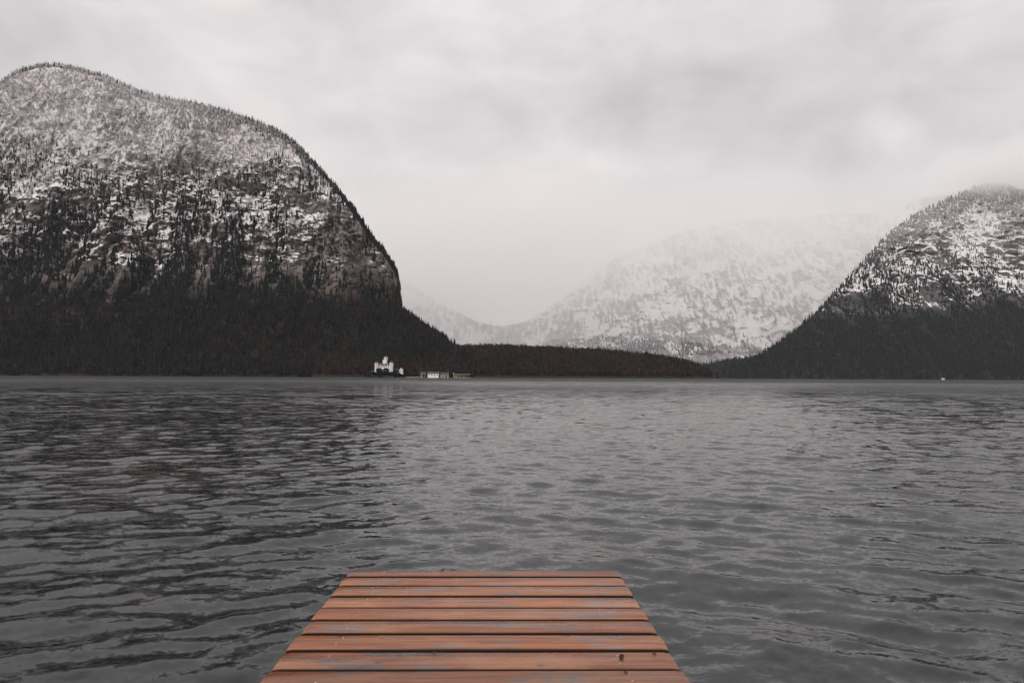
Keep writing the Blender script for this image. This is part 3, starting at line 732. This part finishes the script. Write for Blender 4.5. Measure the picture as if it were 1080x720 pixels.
# board joints read off in the photo, from the front edge inwards
ys = [601.3, 607.8, 617.2, 628.2, 640.2, 653.6, 668.0, 685.2, 705.6]
jd = [mid0.y - deckpt(500, y).y for y in ys]; jd[0] = 0
pitch = .168
while jd[-1] < 6.5: jd.append(jd[-1] + pitch)
V = []; Fc = []; PA = []; ED = []; screws = []
rw = random.Random(3)
for i in range(len(jd) - 1):
    y1 = -jd[i] - (.010 if i else 0); y0 = -jd[i + 1] + .010
    if i > 0: pass
    NX = 60; hw = JW / 2; jl, jr = rw.uniform(-.006, .006), rw.uniform(-.006, .006)
    crown = rw.uniform(.0005, .003); dz = rw.uniform(-.0025, .0025); skew = rw.uniform(-.002, .002)
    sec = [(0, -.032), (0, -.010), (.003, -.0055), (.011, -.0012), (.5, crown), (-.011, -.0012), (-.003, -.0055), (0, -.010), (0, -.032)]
    b = len(V); ns = len(sec)
    for q in range(NX + 1):
        u = q / NX; xx = -hw + jl + (2 * hw + jr - jl) * u
        e = min(u, 1 - u) * 2 * hw; er = -.0035 if e < .001 else 0
        wv = math.sin(u * 5 + i * 2) * .0015 + rw.uniform(-.0003, .0003)
        for j, (sy, sz) in enumerate(sec):
            if j < 4: yy = y0 + sy
            elif j == 4: yy = (y0 + y1) / 2
            else: yy = y1 + sy
            chip = rw.uniform(0, .0014) if j in (2, 6) else 0
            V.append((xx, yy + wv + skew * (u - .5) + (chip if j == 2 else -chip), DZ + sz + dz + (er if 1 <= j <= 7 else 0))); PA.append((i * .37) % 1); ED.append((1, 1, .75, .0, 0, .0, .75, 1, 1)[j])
    for q in range(NX):
        for j in range(ns - 1): Fc.append((b + q * ns + j, b + (q + 1) * ns + j, b + (q + 1) * ns + j + 1, b + q * ns + j + 1))
        Fc.append((b + q * ns + ns - 1, b + (q + 1) * ns + ns - 1, b + (q + 1) * ns, b + q * ns))
    for q in (0, NX):
        f = tuple(b + q * ns + j for j in range(ns)); Fc.append(f[::-1] if q else f)
    for sx in (-.545, .525):
        for fy in (.28, .72):
            if i < 14 and rw.random() < .6: screws.append((sx + rw.uniform(-.012, .012), y0 + (y1 - y0) * fy + rw.uniform(-.006, .006), DZ + dz + crown * .6))
me = bpy.data.meshes.new('deck'); me.from_pydata(V, [], Fc); me.update()
at = me.attributes.new('plank', 'FLOAT', 'POINT'); at.data.foreach_set('value', np.array(PA, np.float32))
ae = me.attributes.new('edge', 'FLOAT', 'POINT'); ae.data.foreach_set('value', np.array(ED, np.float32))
for p in me.polygons: p.use_smooth = abs(p.normal.z) > .6
me.set_sharp_from_angle(angle=rad(40)) if hasattr(me, 'set_sharp_from_angle') else None
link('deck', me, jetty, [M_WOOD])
sm = MB().cyl(0, 0, -.001, .0008, .0038, .0034, 10).mesh('screw', M_STEEL)
for s in screws:
    o = link('screw', sm, jetty); o.location = s
for bx in (-.535, 0, .535):
    MB().box(bx - .045, bx + .045, -jd[-1] + .05, -.06, DZ - .18, DZ - .036).build('beam', M_BEAM, jetty)
MB().box(-JW / 2 + .06, JW / 2 - .06, -.50, -.40, DZ - .32, DZ - .185).build('crossbeam', M_BEAM, jetty)
pm = MB().cyl(0, 0, -14, DZ - .19, .075, .07, 14).mesh('post', M_BEAM)
for px_ in (-.52, .52):
    for py_ in (-.45, -3.2, -5.9):
        o = link('post', pm, jetty); o.location = (px_ * 1.0, py_, 0)

# bits lying on the boards
def lump(name, px, py, r, mat, label, cat, seed, squash=.6):
    rr = random.Random(seed); V = []; n, k = 9, 6
    for i in range(k + 1):
        th = math.pi * i / k
        for j in range(n):
            ph = 2 * math.pi * j / n; q = r * rr.uniform(.7, 1.2)
            V.append((q * math.sin(th) * math.cos(ph) * 1.3, q * math.sin(th) * math.sin(ph), q * math.cos(th) * squash))
    Fc = [(i * n + j, (i + 1) * n + j, (i + 1) * n + (j + 1) % n, i * n + (j + 1) % n) for i in range(k) for j in range(n)]
    m = MB().addv(V, Fc).build(name, mat); p = deckpt(px, py); m.location = (p.x, p.y, p.z + r * squash * .75 + .002)
    m.rotation_euler = (0, 0, rr.uniform(0, 6)); tag(m, label, cat); return m
M_CRUMB = flat_mat('wet_bark', (.030, .012, .010), .5, .3, 60)
lump('bark_scrap', 655.5, 694, .0100, M_CRUMB, 'dark wet scrap of bark, biggest of the crumbs at the right of the jetty', 'debris', 1, .8)
lump('bark_scrap', 690, 690, .0072, M_CRUMB, 'smaller dark scrap of bark by the right edge, further right than the other scraps', 'debris', 2)
lump('bark_scrap', 466, 601.5, .0085, M_CRUMB, 'dark crumb on the very front edge of the jetty', 'debris', 3, .4)
lump('bark_scrap', 458, 689.5, .0060, M_CRUMB, 'dark crumb in the joint near the middle of the jetty', 'debris', 4)
lump('bark_scrap', 660, 709.5, .0075, M_CRUMB, 'flat dark scrap on the lowest board in view, below the wet bark scrap', 'debris', 5, .35)

# a bird far up in the clouds
bd = MB(); 
for sgn in (-1, 1):
    bd.addv([(0, -.10, .02), (0, .10, .02), (sgn * .34, .05, .11), (sgn * .62, -.06, .02), (sgn * .34, -.08, .09), (0, 0, -.03)], [(0, 4, 2, 1), (4, 3, 2), (0, 5, 4), (1, 2, 5), (5, 2, 3), (5, 3, 4)])
bd.addv([(.05 * math.cos(a) * s, y, .05 * math.sin(a) * s) for y, s in ((-.26, .5), (-.1, 1), (.08, 1), (.2, .6), (.27, .2)) for a in (0, 1.05, 2.09, 3.14, 4.19, 5.24)],
        [(i * 6 + j, i * 6 + (j + 1) % 6, (i + 1) * 6 + (j + 1) % 6, (i + 1) * 6 + j) for i in range(4) for j in range(6)])
bo = bd.build('bird', flat_mat('bird_feathers', (.10, .095, .095), .8, .2, 5)); d = view_dir(877, 81); bo.location = (d.x * 300, 300, CAM_H + d.z * 300); bo.rotation_euler = (.1, .2, .7)
tag(bo, 'tiny dark bird gliding high under the clouds at the right', 'bird')

# ------------------------------------------------------------------ haze and low cloud
HAZE_D = 1.3e-5
def volume_box(name, x0, x1, y0, y1, z0, z1, mat, label):
    o = MB().box(x0, x1, y0, y1, z0, z1).build(name, mat); tag(o, label, name, kind='stuff'); return o
def haze():
    m = bpy.data.materials.new('haze_air'); m.use_nodes = True; t = NT(m.node_tree); t.n.clear()
    o = t.add('ShaderNodeOutputMaterial'); v = t.add('ShaderNodeVolumePrincipled')
    v.inputs['Color'].default_value = (.93, .94, .97, 1); v.inputs['Density'].default_value = HAZE_D; v.inputs['Anisotropy'].default_value = 0
    t.l.new(v.outputs[0], o.inputs['Volume'])
    volume_box('haze', -6000, 6500, -300, 9500, -15, 2700, m, 'thin even haze over the whole lake')
haze()
def mist():
    m = bpy.data.materials.new('mist_air'); m.use_nodes = True; t = NT(m.node_tree); t.n.clear()
    o = t.add('ShaderNodeOutputMaterial'); v = t.add('ShaderNodeVolumePrincipled')
    P = t.add('ShaderNodeNewGeometry').outputs['Position']; x, y, z = t.sep(P)
    n = t.noise(t.vmath('MULTIPLY', P, (1, 1, 1.6)), 1 / 900, 3, .5)
    n2 = t.noise(P, 1 / 350, 2, .5)
    # cloud base: hangs lower over the left of the valley
    zz = t.math('ADD', z, t.math('MULTIPLY', t.math('SUBTRACT', n, .5), 650))
    zz = t.math('ADD', zz, t.math('MULTIPLY', t.math('SUBTRACT', n2, .5), 420))
    lift = t.ramp(x, -300, 1300, 420, 0)
    zz = t.math('ADD', zz, lift)
    dens = t.math('ADD', MIST[0], t.math('MULTIPLY', t.ramp(zz, 150, 1150), MIST[1]))
    dens = t.math('ADD', dens, t.math('MULTIPLY', t.ramp(zz, 850, 1350), MIST[2]))
    dens = t.math('MULTIPLY', dens, t.ramp(y, 4100, 4700))
    dens = t.math('MULTIPLY', dens, t.ramp(z, 1650, 1000))
    # a shred of cloud on the right summit
    q = t.vmath('MULTIPLY', t.vmath('SUBTRACT', P, (2900, 4000, 1150)), (1 / 620, 1 / 480, 1 / 190))
    bl = t.math('ADD', t.vmath('LENGTH', q), t.math('MULTIPLY', t.math('SUBTRACT', n2, .5), .9))
    dens = t.math('ADD', dens, t.math('MULTIPLY', t.ramp(bl, 1.15, .1), 8e-3))
    v.inputs['Color'].default_value = (1.0, .994, .994, 1); v.inputs['Anisotropy'].default_value = .55
    t.put(v.inputs['Density'], dens); t.l.new(v.outputs[0], o.inputs['Volume'])
    b = volume_box('mist', -5200, 5200, 3500, 7200, -13.5, 2620, m, 'low cloud hanging over the far mountain range and the right summit')
MIST = (3.0e-4, .50e-3, .75e-3)
mist()
